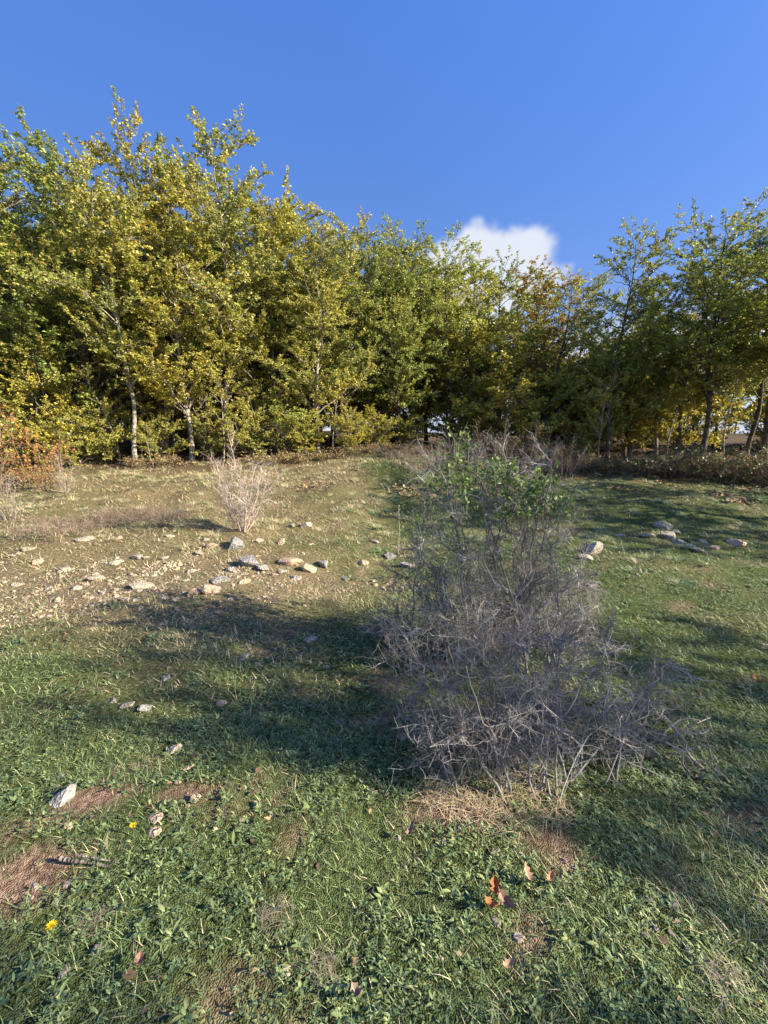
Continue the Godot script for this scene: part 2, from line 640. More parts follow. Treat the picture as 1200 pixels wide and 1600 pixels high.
# spots: arrays of [position, scale, colour] for each mesh variant
func scatter(called: String, meshes: Array, spots: Array, mat: Material, parent: Node3D) -> void:
	for k in meshes.size():
		var mine: Array = spots[k]
		if mine.is_empty():
			continue
		var mm := MultiMesh.new()
		mm.transform_format = MultiMesh.TRANSFORM_3D
		mm.use_colors = true
		mm.mesh = meshes[k]
		mm.instance_count = mine.size()
		for j in mine.size():
			var s = mine[j]
			mm.set_instance_transform(j, s[0])
			mm.set_instance_color(j, s[1])
		var o := MultiMeshInstance3D.new()
		o.name = called
		o.multimesh = mm
		o.material_override = mat
		o.set_meta("kind", "stuff")
		parent.add_child(o, true)

func stuff(called: String, label: String, category: String) -> Node3D:
	var g := thing(called, label, category)
	g.set_meta("kind", "stuff")
	return g

func lay(x: float, z: float, s: float, tall: float) -> Transform3D:
	var e := 0.12
	var n := Vector3(ground(x - e, z) - ground(x + e, z), 2 * e, ground(x, z - e) - ground(x, z + e)).normalized()
	var t := n.cross(Vector3.BACK).normalized()
	var b := Basis(t, n, t.cross(n)) * Basis(Vector3.UP, rf(0, TAU))
	return Transform3D(b.scaled_local(Vector3(s, s * tall, s)), Vector3(x, ground(x, z), z))

func boxes(n: int) -> Array:
	var a := []
	for k in n:
		a.append([])
	return a

# ------------------------------------------------------------------ the place
func build_ground() -> void:
	var n := 236
	var mb := MB.new()
	var soil := Color(0.36, 0.245, 0.175)
	var moss := Color(0.125, 0.165, 0.06)
	var straw := Color(0.3, 0.25, 0.135)
	var rock := Color(0.33, 0.26, 0.175)
	var litter := Color(0.16, 0.12, 0.075)
	var span := PackedFloat32Array()
	for k in n + 1:
		var u := 2.0 * k / n - 1
		span.append(signf(u) * 1.6 * (exp(absf(u) * 5.9) - 1))
	for a in n + 1:
		for b in n + 1:
			var x := span[b]
			var z := span[a] - 2.0
			var y := ground(x, z)
			mb.v.append(Vector3(x, y, z))
			var e := 0.05
			mb.n.append(Vector3(ground(x - e, z) - ground(x + e, z), 2 * e, ground(x, z - e) - ground(x, z + e)).normalized())
			var c := moss.lerp(straw, dry(x, z)).lerp(soil, bare(x, z)).lerp(rock, stony(x, z) * 0.85).lerp(litter, wood(x, z))
			var k := 1 + fine.get_noise_2d(x * 3, z * 3) * 0.35
			mb.c.append(Color(c.r * k, c.g * k, c.b * k))
	for a in n:
		for b in n:
			var f := a * (n + 1) + b
			mb.i.append_array(PackedInt32Array([f, f + 1, f + n + 1, f + 1, f + n + 2, f + n + 1]))
	var o := part("ground", mb.mesh(), M.ground, self)
	o.set_meta("kind", "structure")
	o.set_meta("label", "uneven grassy ground rising towards the wood")

func build_cover() -> void:
	var g := stuff("grass", "short meadow grass, clover and broad-leaved weeds covering the clearing", "grass")
	# nearest distance, farthest, blades and leaves per square metre, blade length and width, leaf size
	var zone := 0
	for w in [[-0.6, 2.2, 9300, 7400, 0.052, 0.0026, 0.54], [2.2, 4.5, 4600, 2000, 0.06, 0.004, 0.72], [4.5, 8.0, 2000, 300, 0.085, 0.006, 1.3], [8.0, 16.0, 900, 40, 0.11, 0.009, 1.8]]:
		rng.seed = 90 + zone
		zone += 1
		var mb := MB.new()
		var area: float = 0.95 * (w[1] * w[1] - maxf(w[0], 0) * maxf(w[0], 0)) + 2.4 * (w[1] - w[0])
		var rows := [1.0, 0.9, 0.6, 0.0] if zone < 3 else [1.0, 0.8, 0.0]
		for k in int(area * w[2]):
			var d: float = sqrt(lerpf(maxf(w[0], 0) ** 2, w[1] ** 2, rng.randf())) if w[0] > 0 or rng.randf() < 0.7 else rf(w[0], w[1])
			var x := rf(-1, 1) * (0.95 * maxf(d, 0) + 1.2)
			var z := -d
			var patch := mid.get_noise_2d(x * 2.2 + 5, z * 2.2)
			var dr := dry(x, z)
			var keep := (1.0 - maxf(bare(x, z) * 0.82, stony(x, z) * 0.35)) * (1 - wood(x, z) * 0.6) * clampf(0.75 - patch * 0.9, 0.3, 1)
			if rng.randf() > keep:
				continue
			var ha := rf(0, TAU)
			var side := Vector3(cos(ha), 0, sin(ha))
			var c := g_dark.lerp(g_mid, rng.randf()) if rng.randf() < 0.6 else g_mid.lerp(g_light, rng.randf())
			var thatch := rng.randf() < 0.2
			if thatch or rng.randf() < 0.04 + dr * 0.75:
				c = g_straw * (0.75 if thatch else 1.0)
			c = vary(c, 0.25)
			var tall: float = w[4] * rf(0.45, 1.3) * (1 + mid.get_noise_2d(x * 1.3 + 60, z * 1.3) * 0.7)
			mb.strip(Vector3(x, ground(x, z) - 0.008, z), (Vector3.UP * (rf(0.1, 0.35) if thatch else rf(0.25, 1.1)) + side * rf(0.3, 0.9)).normalized(), side * rf(0.3, 1.1) - Vector3.UP * rf(0.1, 0.9), tall, w[5] * rf(0.7, 1.3), rows, c, c * 1.1)
		var left := int(area * w[3])
		while left > 0:
			var d: float = sqrt(lerpf(maxf(w[0], 0) ** 2, w[1] ** 2, rng.randf())) if w[0] > 0 or rng.randf() < 0.7 else rf(w[0], w[1])
			var x := rf(-1, 1) * (0.95 * maxf(d, 0) + 1.2)
			var z := -d
			var nl := rng.randi_range(3, 8)
			left -= nl
			var patch := mid.get_noise_2d(x * 2.2 + 5, z * 2.2)
			if rng.randf() > (1.0 - maxf(bare(x, z) * 0.95, stony(x, z) * 0.85)) * (1 - wood(x, z) * 0.93) * (1 - dry(x, z) * 0.6) * clampf(0.75 + patch * 2.2, 0.08, 1):
				continue
			var centre := Vector3(x, ground(x, z), z)
			var size: float = rf(0.011, 0.026) * w[6] * (1.7 if rng.randf() < 0.1 else 1.0)
			var c := g_dark.lerp(g_mid, rf(0.1, 1)) if rng.randf() < 0.65 else g_mid.lerp(g_light, rng.randf())
			var slim := rf(0.3, 0.62)
			var off := rf(0, TAU)
			for e in nl:
				var ha := off + TAU * e / nl + rf(-0.4, 0.4)
				var side := Vector3(cos(ha), 0, sin(ha))
				var dd := (side + Vector3.UP * rf(0.2, 1.4)).normalized()
				mb.strip(centre + side * size * 0.3 + Vector3(0, rf(0, 0.03), 0), dd, side * 0.4 - Vector3.UP * rf(0.2, 1.1), size * rf(0.9, 1.9), size * slim, [0.35, 1.0, 0.8, 0.0], vary(c, 0.2), vary(c, 0.2))
		var o := part("turf", mb.mesh(), M.grass, g)
		o.set_meta("kind", "stuff")
		print("turf ", mb.i.size() / 3)
	# taller tussocks and leafy weed clumps that roughen the field
	var tus := []
	for k in 6:
		rng.seed = 170 + k
		var mb := MB.new()
		var green := k % 3 == 2
		for e in 110:
			var ha := rf(0, TAU)
			var side := Vector3(cos(ha), 0, sin(ha))
			var c := g_straw if rng.randf() < (0.3 if green else 0.7) else g_mid.lerp(g_light, rng.randf())
			c = vary(c, 0.3)
			if green and e % 2 == 0:
				mb.strip(side * rf(0, 0.14), (side + Vector3.UP * rf(0.4, 1.5)).normalized(), side * 0.4 - Vector3.UP * rf(0.2, 1.0), rf(0.05, 0.11), rf(0.02, 0.035), [0.2, 0.85, 1.0, 0.6, 0.0], vary(g_dark, 0.3), vary(g_mid, 0.3))
			else:
				mb.strip(side * rf(0, 0.13) + Vector3(0, -0.01, 0), (Vector3.UP * rf(0.5, 1.6) + side * rf(0.1, 0.8)).normalized(), side * rf(0.3, 1.0) - Vector3.UP * rf(0.2, 1.3), rf(0.07, 0.2), rf(0.003, 0.006), [1.0, 0.8, 0.5, 0.0], c, c * 1.1)
		tus.append(mb.mesh())
	var ts := boxes(tus.size())
	rng.seed = 176
	for k in 5200:
		var td := sqrt(rf(4.2 * 4.2, 16.5 * 16.5))
		var tx := rf(-1, 1) * (0.95 * td + 1.5)
		if rng.randf() < (1 - wood(tx, -td) * 0.2) * (1 - stony(tx, -td) * 0.6) * clampf(0.25 + low.get_noise_2d(tx * 3 + 20, td * 3) * 1.6, 0.03, 0.9):
			var dr := dry(tx, -td)
			var v := rng.randi_range(0, 1) if rng.randf() < 0.25 + dr else 2
			ts[v + 3 * (k % 2)].append([lay(tx, -td, rf(0.5, 0.95), rf(0.4, 0.85)), Color(1, 1, 1) * rf(0.75, 1.15)])
	scatter("tussock", tus, ts, M.grass, g)
	# leaf litter under the trees and over the bank
	var browns := [Color(0.2, 0.13, 0.075), Color(0.3, 0.21, 0.12), Color(0.15, 0.1, 0.065), Color(0.36, 0.28, 0.16)]
	var lit := []
	for k in 3:
		lit.append(make_litter(200 + k, 0.4, 90, browns, 0.085))
	for k in 2:
		lit.append(make_litter(210 + k, 0.3, 4, browns, 0.035))
	var ls := boxes(lit.size())
	rng.seed = 78
	var d := 8.0
	while d < 26.0:
		var x := -(0.95 * d + 3)
		while x < 0.95 * d + 3:
			var px := x + rf(-0.2, 0.2)
			var pz := -d + rf(-0.2, 0.2)
			if rng.randf() < wood(px, pz) * ss(11, 14, d) * 0.7 + 0.03:
				ls[rng.randi() % 3].append([lay(px, pz, rf(0.8, 1.3), 1.0), Color(1, 1, 1) * rf(0.7, 1.2)])
			x += 0.42
		d += 0.42
	for k in 260:
		var dd := rf(0.4, 9)
		var px := rf(-1, 1) * (0.95 * dd + 0.8)
		ls[3 + k % 2].append([lay(px, -dd, rf(0.7, 1.1), 1.0), Color(1, 1, 1) * rf(0.7, 1.2)])
	var l := stuff("leaf_litter", "brown fallen oak leaves lying under the trees and in the grass", "leaf litter")
	scatter("litter", lit, ls, M.litter, l)
	# gravel
	var gr := []
	for k in 3:
		gr.append(make_gravel(230 + k, 0.22, 46))
	for k in 2:
		gr.append(make_gravel(240 + k, 0.2, 5))
	var gs := boxes(gr.size())
	rng.seed = 79
	for k in 5200:
		var dd := rf(0.6, 8.5)
		var px := rf(-1, 1) * (0.95 * dd + 0.8)
		var st := stony(px, -dd)
		if rng.randf() < st * 0.14:
			gs[rng.randi() % 3].append([lay(px, -dd, rf(0.7, 1.25), 1.0), Color(1, 1, 1) * rf(0.8, 1.15)])
		elif rng.randf() < bare(px, -dd) * 0.3 + 0.012 + 0.05 * dry(px, -dd):
			gs[3 + rng.randi() % 2].append([lay(px, -dd, rf(0.6, 1.2), 1.0), Color(1, 1, 1) * rf(0.7, 1.05)])
	var s := stuff("gravel", "pale limestone chips strewn over the bare stony strip", "gravel")
	scatter("chips", gr, gs, M.twig, s)

# photo row that trees deeper in the wood stay below, by the photo column of their foot
func skyline(x: float, z: float) -> float:
	var col := 600 + F * x / (-z * cos(PITCH))
	var rows := [[-300, 240], [400, 260], [450, 335], [640, 385], [700, 405], [900, 440], [960, 410], [1100, 370], [1500, 340]]
	for k in rows.size() - 1:
		if col < rows[k + 1][0]:
			return lerpf(rows[k][1], rows[k + 1][1], clampf((col - rows[k][0]) / (rows[k + 1][0] - rows[k][0]), 0, 1)) + rf(0, 40)
	return 360.0

func build_wood() -> void:
	var kinds := []
	kinds.append(make_tree(1, {"h": 10.0, "base": 0.24, "w": 2.4, "n": 46, "yel": 0.38, "r0": 0.1, "dens": 1.0, "leaf": 0.85}))
	kinds.append(make_tree(2, {"h": 10.0, "base": 0.27, "w": 2.1, "n": 42, "yel": 0.62, "r0": 0.085, "dens": 1.0, "leaf": 0.85}))
	kinds.append(make_tree(3, {"h": 10.0, "base": 0.3, "w": 2.6, "n": 44, "yel": 0.2, "r0": 0.105, "dens": 1.0, "leaf": 0.85}))
	kinds.append(make_tree(4, {"h": 10.0, "base": 0.34, "w": 1.8, "n": 34, "yel": 0.48, "r0": 0.08, "dens": 0.9, "leaf": 0.85}))
	kinds.append(make_tree(5, {"h": 10.0, "base": 0.38, "w": 2.6, "n": 40, "yel": 0.52, "r0": 0.12, "dens": 0.6, "leaf": 0.88}))
	kinds.append(make_tree(6, {"h": 10.0, "base": 0.42, "w": 1.9, "n": 34, "yel": 0.5, "r0": 0.1, "dens": 0.58, "leaf": 0.88}))
	kinds.append(make_tree(11, {"h": 10.0, "base": 0.34, "w": 2.3, "n": 32, "yel": 0.4, "r0": 0.1, "dens": 0.42, "leaf": 0.85}))
	kinds.append(make_tree(12, {"h": 10.0, "base": 0.22, "w": 2.2, "n": 48, "yel": 0.3, "r0": 0.09, "dens": 1.0, "leaf": 0.8}))
	kinds.append(make_tree(13, {"h": 10.0, "base": 0.3, "w": 2.4, "n": 40, "yel": 0.55, "r0": 0.1, "dens": 0.95, "leaf": 0.9}))
	var small := []
	small.append(make_tree(7, {"h": 3.2, "base": 0.1, "w": 1.75, "n": 26, "yel": 0.55, "r0": 0.03, "dens": 1.1, "leaf": 0.9}))
	small.append(make_tree(8, {"h": 3.2, "base": 0.16, "w": 1.6, "n": 20, "yel": 0.66, "r0": 0.028, "dens": 1.0, "leaf": 0.9}))
	print("leaves ", kinds.map(func(k): return k.leaves))
	# photo column, distance, photo row of the top, kind, width, bark, leaf, label
	var P = M.bark_pale
	var D = M.bark_dark
	var Q = M.bark_mid
	var A = M.leaf_a
	var B = M.leaf_b
	var C = M.leaf_c
	var E = M.leaf_d
	var row := [
		[-150, 11.2, 200, 7, 1.1, Q, B, "green oak beyond the red-leaved shrub, outermost of the front row"],
		[-40, 11.6, 200, 2, 1.1, Q, B, "dense olive-green oak rising behind the red-leaved shrub"],
		[60, 12.4, 195, 7, 1.05, P, A, "broad olive oak between the red-leaved shrub and the pale leaning trunks"],
		[150, 13.0, 195, 0, 0.95, Q, B, "round-topped green oak just behind the pale leaning trunk"],
		[212, 12.0, 250, 3, 1.0, P, A, "slim oak with pale trunk leaning over the leafy bank"],
		[262, 13.2, 185, 3, 0.9, P, C, "thin-topped oak with sparse yellowing crown beside the tallest tree"],
		[300, 12.6, 330, 8, 1.0, P, C, "golden-yellow oak with a stout pale trunk behind the bare bush"],
		[362, 13.2, 160, 1, 0.95, P, A, "tallest oak of the wood's edge, pale trunk, yellow lower sprays"],
		[430, 14.2, 285, 0, 0.95, Q, A, "olive oak next to the tallest tree, behind the leafy bank"],
		[498, 13.6, 350, 8, 0.95, P, A, "yellow-green oak with short pale trunk foot on the leafy bank"],
		[545, 15.0, 325, 2, 0.95, Q, A, "full olive-green oak rising behind the grassy knoll"],
		[600, 16.2, 345, 7, 0.9, D, A, "pointed oak behind the grassy knoll, crown edge against open sky"],
		[640, 17.5, 340, 3, 1.0, D, B, "thin-crowned oak where the tree line dips below the blue sky"],
		[702, 16.6, 362, 4, 0.9, D, B, "dark-stemmed oak standing behind the leafy top of the dead thicket"],
		[775, 18.5, 385, 4, 0.95, D, E, "oak with open crown in front of the white cloud"],
		[825, 18.0, 388, 5, 1.1, D, M.leaf_r, "ivy-dark oak with rusty lower leaves under the cloud's edge"],
		[893, 19.5, 415, 6, 0.9, D, E, "wide-branched oak in the gap beside the white cloud"],
		[948, 15.0, 325, 5, 0.85, D, E, "slender oak with a tall narrow top rising alone into blue sky"],
		[975, 18.0, 430, 6, 0.9, D, E, "low dark oak close behind the tall narrow one"],
		[1024, 15.6, 415, 5, 0.9, Q, E, "straight grey-stemmed oak beside the tall narrow one"],
		[1096, 14.2, 320, 4, 0.95, D, E, "stout dark-trunked oak with broad green crown behind the brambles"],
		[1165, 15.0, 345, 5, 1.0, D, B, "leaning oak next to the stout dark-trunked one"],
		[20, 13.6, 215, 1, 1.0, Q, A, "yellowing oak in the second row behind the broad olive oak"],
		[185, 14.4, 235, 8, 1.0, Q, A, "golden oak in the second row behind the pale leaning trunk"],
		[330, 14.8, 230, 0, 1.0, Q, B, "green oak in the second row between golden and tallest oak"],
		[470, 15.6, 320, 8, 1.0, D, A, "golden oak in the second row behind the short pale trunk foot"],
		[665, 18.6, 385, 7, 1.0, D, A, "small green oak filling the dip in the tree line"],
		[735, 17.6, 390, 8, 1.0, D, A, "golden oak behind the leafy top of the dead thicket"],
		[860, 17.2, 405, 5, 1.15, D, A, "olive oak between the ivy-dark and the wide-branched oak"],
		[1058, 15.6, 375, 5, 1.15, D, E, "olive oak between the straight grey and the stout dark oak"],
		[1192, 15.0, 300, 5, 1.2, D, E, "tall olive oak between the leaning and the overhanging oak"],
		[1225, 13.2, 262, 4, 1.0, D, B, "tall oak overhanging the brambles, beyond the stout dark-trunked one"],
	]
	rng.seed = 300
	for t in row:
		var p := base_at(t[0], t[1])
		plant_tree(kinds[t[3]], "oak_tree", p, height_to(t[2], p) * 0.95, rf(0, TAU), t[4] * 1.15, t[5], t[6], t[7], "oaks along the front of the wood")
	# deeper rows
	rng.seed = 301
	var rows := [[16.0, 1.9], [18.5, 2.1], [21.5, 2.4], [25.0, 2.8], [30.0, 3.4], [37.0, 4.6], [46.0, 3.6]]
	for r in rows:
		var x: float = -r[0] * 1.0
		while x < r[0] * 1.02:
			var z: float = -r[0] + rf(-0.9, 0.9)
			var px: float = x + rf(-0.7, 0.7)
			var right: bool = px > r[0] * 0.12
			if (r[0] > 17 or px < 1.0) and not (right and r[0] < 40 and rng.randf() < 0.72):
				var k: int = [0, 1, 2, 3, 7, 8][rng.randi() % 6] if not right else [3, 4, 5, 6, 8][rng.randi() % 5]
				var bark: Material = [D, Q][rng.randi() % 2]
				var foot := Vector3(px, ground(px, z), z)
				plant_tree(kinds[k], "oak_tree", foot, minf(rf(7.4, 9.4), height_to(skyline(px, z), foot)), rf(0, TAU), rf(0.85, 1.1), bark, [A, B, C, E][rng.randi() % 4], "slender %s oak with %s leaves deeper in the wood behind the front row" % ["dark-trunked" if bark == D else "grey-trunked", {1: "golden", 8: "golden", 2: "green", 7: "green", 6: "sparse"}.get(k, "olive")], "oaks deeper in the wood")
			x += r[1] * rf(0.8, 1.25)
	# oaks out in the open to the right and behind, whose shade lies over the clearing
	rng.seed = 302
	for s in [[13.0, -7.4, 6.6, 6], [12.2, -4.3, 6.0, 5], [10.8, 0.2, 6.4, 5], [12.6, 3.9, 8.0, 5], [9.2, 4.4, 7.0, 5], [15.0, -10.5, 8.5, 4], [8.6, -6.2, 4.6, 5], [7.4, 2.9, 4.6, 6]]:
		plant_tree(kinds[s[3]], "oak_tree", Vector3(s[0], ground(s[0], s[1]), s[1]), s[2], rf(0, TAU), 1.15, D, B, "oak at the sunny side of the clearing whose shade falls on the grass", "oaks shading the clearing")
	# saplings and leafy underwood at the foot of the wood
	rng.seed = 303
	var sap := [[-60, 10.8, 600, 0], [10, 11.8, 610, 0], [70, 11.6, 600, 1], [125, 11.8, 640, 0], [165, 12.4, 625, 1], [255, 12.6, 650, 0], [330, 12.8, 645, 1], [395, 12.9, 630, 1], [450, 13.2, 625, 0], [478, 12.9, 645, 1], [545, 13.2, 640, 0], [588, 14.5, 640, 0], [640, 15.5, 650, 1], [740, 17.0, 610, 0], [820, 16.0, 590, 1], [870, 17, 600, 0]]
	var sap_where := ["behind the tallest red-leaved shrub", "behind the orange shrub", "with yellow sprays behind the orange shrub", "in front of the round-topped green oak", "beside the pale leaning trunk", "between the pale leaning trunk and the golden oak", "under the golden-yellow oak", "under the tallest oak", "on the leafy bank below the olive oak", "beside the short pale trunk foot on the leafy bank", "overhanging the back of the leafy bank", "behind the grassy knoll", "with yellow leaves behind the dry brush of the knoll", "behind the brush pile of the thicket", "with rusty yellow leaves under the ivy-dark oak", "in the gap beside the wide-branched oak"]
	for k in sap.size():
		var s = sap[k]
		var p := base_at(s[0], s[1])
		plant_tree(small[s[3]], "oak_sapling", p, height_to(s[2], p), rf(0, TAU), rf(0.85, 1.25), M.bark_mid, [A, C, A, B][rng.randi() % 4], "leafy young oak sapling " + sap_where[k], "saplings at the foot of the wood", "sapling")
	var slim := make_tree(9, {"h": 4.0, "base": 0.35, "w": 0.6, "n": 9, "yel": 0.6, "r0": 0.035, "dens": 0.25, "leaf": 0.7})
	rng.seed = 306
	for a in [[93, 11.8, 520, 0.06, "beside the orange shrub"], [190, 12.2, 560, 0.16, "close to the pale leaning trunk"], [240, 11.6, 655, 0.2, "broken short next to the pale leaning trunk"], [222, 12.6, 600, -0.1, "crossing behind the pale leaning trunk"], [278, 13.0, 590, 0.08, "before the golden-yellow oak"], [318, 12.8, 600, -0.12, "behind the golden-yellow oak"], [350, 12.4, 570, -0.05, "touching the tallest oak"], [410, 13.2, 600, 0.1, "on the leafy bank behind the bare bush"], [520, 14.0, 590, -0.06, "under the full olive-green oak"], [455, 13.4, 610, 0.14, "next to the short pale trunk foot"], [935, 14.2, 580, 0.03, "beside the slender tall-topped oak"], [1040, 14.8, 570, -0.05, "beside the straight grey-stemmed oak"], [1130, 13.8, 560, 0.08, "between the stout and the leaning oak"]]:
		var p := base_at(a[0], a[1])
		var o := plant_tree(slim, "slim_stem", p, height_to(a[2], p), rf(0, TAU), 1.0, P, C, "thin nearly bare tree stem " + a[4], "thin stems at the foot of the wood", "tree")
		o.basis = Basis(Vector3.BACK, a[3]) * o.basis
	rng.seed = 307
	for k in 52:
		var px := rf(600, 1450) if k < 30 else rf(-150, 640)
		var dd := rf(15.5, 27)
		var p := base_at(px, dd)
		plant_tree(small[k % 2], "oak_sapling", p, rf(2.6, 4.6), rf(0, TAU), rf(0.9, 1.3), M.bark_mid, [A, C][k % 2], ["olive-green", "yellow"][k % 2] + " underwood sapling glowing between trunks deep in the wood", "saplings deep in the wood", "sapling")

func build_bushes() -> void:
	var grey := Color(0.3, 0.275, 0.26)
	# bare pale bush on the bank
	var bare_kind := make_bush(41, {"stems": 11, "h": 1.45, "w": 0.7, "spread": 0.05, "n": 24, "len": 0.3, "subs": 9, "r0": 0.012, "r": 0.0034, "col": Color(0.46, 0.39, 0.335), "up": 0.55, "leaf_n": 0, "leaf_cols": [], "leaf_size": 0.0, "arch": 0.1})
	var p := on_ground(380, 832)
	plant_bush(bare_kind, "bare_bush", p, Vector3(1, 1, 1) * (height_to(690, p) / 1.3), 0.4, "leafless vase-shaped bush with pale pinkish twigs on the stony bank", "bush")
	# red shrubs
	var red := [Color(0.42, 0.13, 0.07), Color(0.48, 0.25, 0.08), Color(0.5, 0.36, 0.08), Color(0.28, 0.3, 0.07), Color(0.22, 0.25, 0.06), Color(0.4, 0.16, 0.1)]
	var red_kind := make_bush(42, {"stems": 12, "h": 1.5, "w": 1.25, "spread": 0.4, "n": 9, "len": 0.4, "subs": 5, "r0": 0.01, "r": 0.003, "col": Color(0.24, 0.18, 0.14), "up": 0.4, "leaf_n": 3, "leaf_cols": red, "leaf_size": 0.06, "arch": 0.5})
	for a in [[-10, 8.4, 632, "red-leaved shrub at the foot of the wood, tallest of three"], [48, 8.9, 655, "orange and yellow shrub beside the tallest red-leaved one"], [72, 8.3, 715, "low red-leaved shrub in front of the orange one"]]:
		var q := base_at(a[0], a[1])
		plant_bush(red_kind, "red_shrub", q, Vector3(1, 1, 1) * height_to(a[2], q) / 1.45, rf(0, TAU), a[3], "shrub", "red shrubs at the foot of the wood")
	# thin bare bushes on the left
	var thin := make_bush(43, {"stems": 7, "h": 0.9, "w": 0.4, "spread": 0.15, "n": 8, "len": 0.28, "subs": 5, "r0": 0.008, "r": 0.003, "col": Color(0.32, 0.27, 0.23), "up": 0.5, "leaf_n": 0, "leaf_cols": [], "leaf_size": 0.0, "arch": 0.2})
	for a in [[104, 772, 700, "thin leafless grey bush below the orange shrub"], [20, 815, 745, "short leafless bush above the pale stones"], [8, 780, 735, "straggly leafless bush below the red-leaved shrub"]]:
		var q := on_ground(a[0], a[1])
		plant_bush(thin, "thin_bush", q, Vector3(1, 1, 1) * height_to(a[2], q) / 0.88, rf(0, TAU), a[3], "bush", "thin leafless bushes")
	# low dry heath patches on the bank
	var heath := make_bush(44, {"stems": 26, "h": 0.24, "w": 0.55, "spread": 0.5, "n": 9, "len": 0.16, "subs": 7, "r0": 0.004, "r": 0.002, "col": Color(0.24, 0.18, 0.14), "up": 0.4, "leaf_n": 0, "leaf_cols": [], "leaf_size": 0.0, "arch": 0.3})
	for a in [[150, 822, "low dry brown scrub on the bank beside the round pale boulder"], [205, 815, "low dry brown scrub in the middle of the bank"], [262, 812, "low dry brown scrub between the bank and the bare bush"], [90, 836, "low reddish dry scrub near the stones of the bank"]]:
		var q := on_ground(a[0], a[1])
		plant_bush(heath, "dry_scrub", q, Vector3(1.1, 1, 1.1), rf(0, TAU), a[2], "scrub", "dry scrub on the bank")
	# brambles and brush along the foot of the wood on the right, and the brushwood behind the thicket
	var leafy := [Color(0.12, 0.17, 0.06), Color(0.16, 0.18, 0.07), Color(0.24, 0.14, 0.07)]
	var bramble := make_bush(45, {"stems": 22, "h": 0.95, "w": 1.0, "spread": 0.7, "n": 12, "len": 0.38, "subs": 6, "r0": 0.007, "r": 0.003, "col": Color(0.2, 0.155, 0.13), "up": 0.15, "leaf_n": 1, "leaf_cols": leafy, "leaf_size": 0.06, "arch": 1.2})
	var brush := make_bush(46, {"stems": 20, "h": 1.5, "w": 1.0, "spread": 0.6, "n": 14, "len": 0.4, "subs": 7, "r0": 0.009, "r": 0.003, "col": Color(0.21, 0.17, 0.13), "up": 0.35, "leaf_n": 0, "leaf_cols": [], "leaf_size": 0.0, "arch": 0.5})
	var rust := [Color(0.34, 0.23, 0.13), Color(0.42, 0.31, 0.18), Color(0.26, 0.18, 0.11), Color(0.28, 0.29, 0.11)]
	var fern := make_bush(47, {"stems": 12, "h": 0.3, "w": 0.7, "spread": 0.5, "n": 9, "len": 0.26, "subs": 5, "r0": 0.005, "r": 0.002, "col": Color(0.26, 0.18, 0.11), "up": 0.2, "leaf_n": 2, "leaf_cols": rust, "leaf_size": 0.055, "arch": 0.9})
	rng.seed = 305
	for a in [[235, 11.8, "at the foot of the pale leaning trunk"], [430, 12.0, "on the leafy bank behind the bare bush"], [470, 12.2, "on the leafy bank before the short pale trunk foot"], [515, 12.4, "in the middle of the leafy bank"], [560, 12.8, "on the leafy bank above the grassy knoll"], [605, 13.2, "behind the crest of the grassy knoll"], [640, 13.6, "between the knoll and the dry brush"]]:
		var q := base_at(a[0], a[1])
		plant_bush(fern, "bracken_clump", q, Vector3(1.1, 0.8, 1.1) * rf(0.6, 1.1), rf(0, TAU), "low rust-brown dead bracken clump " + a[2], "bracken", "dead bracken at the foot of the wood")
	rng.seed = 304
	for a in [[905, 12.6, 715, "beside the low grey brush"], [955, 12.0, 712, "before the tall narrow oak"], [1000, 11.6, 706, "between the tall narrow and the straight grey oak"], [1045, 11.4, 696, "before the straight grey-stemmed oak"], [1090, 11.3, 700, "before the stout dark-trunked oak"], [1135, 11.0, 702, "between the stout oak and the leaning oak"], [1180, 10.8, 700, "below the leaning oak"], [1230, 10.6, 694, "under the overhanging tall oak"], [1290, 10.4, 690, "at the far end of the row, beyond the overhanging oak"]]:
		var q := base_at(a[0], a[1])
		var s := height_to(a[2], q) / 0.9
		plant_bush(bramble, "bramble_bush", q, Vector3(1.15, s, 1.0), rf(0, TAU), "dark tangled bramble " + a[3], "bramble", "brambles along the foot of the wood")
	for a in [[655, 9.6, 690, "pale dry brush behind the thicket, next to the grassy knoll"], [700, 10.6, 668, "dry brush pile behind the green leafy top of the thicket"], [770, 10.8, 648, "tall grey dry brush behind the thicket, under the ivy-dark oak"], [830, 11.2, 652, "grey-brown brush beyond the thicket, beside the brambles"], [880, 11.6, 672, "low grey brush between the thicket and the first bramble"], [620, 12.2, 690, "thin dry brush at the back of the grassy knoll"]]:
		var q := base_at(a[0], a[1])
		var s := height_to(a[2], q) / 1.45
		plant_bush(brush, "dry_brush", q, Vector3(0.9, s, 0.9), rf(0, TAU), a[3], "brush", "dry brush at the foot of the wood")

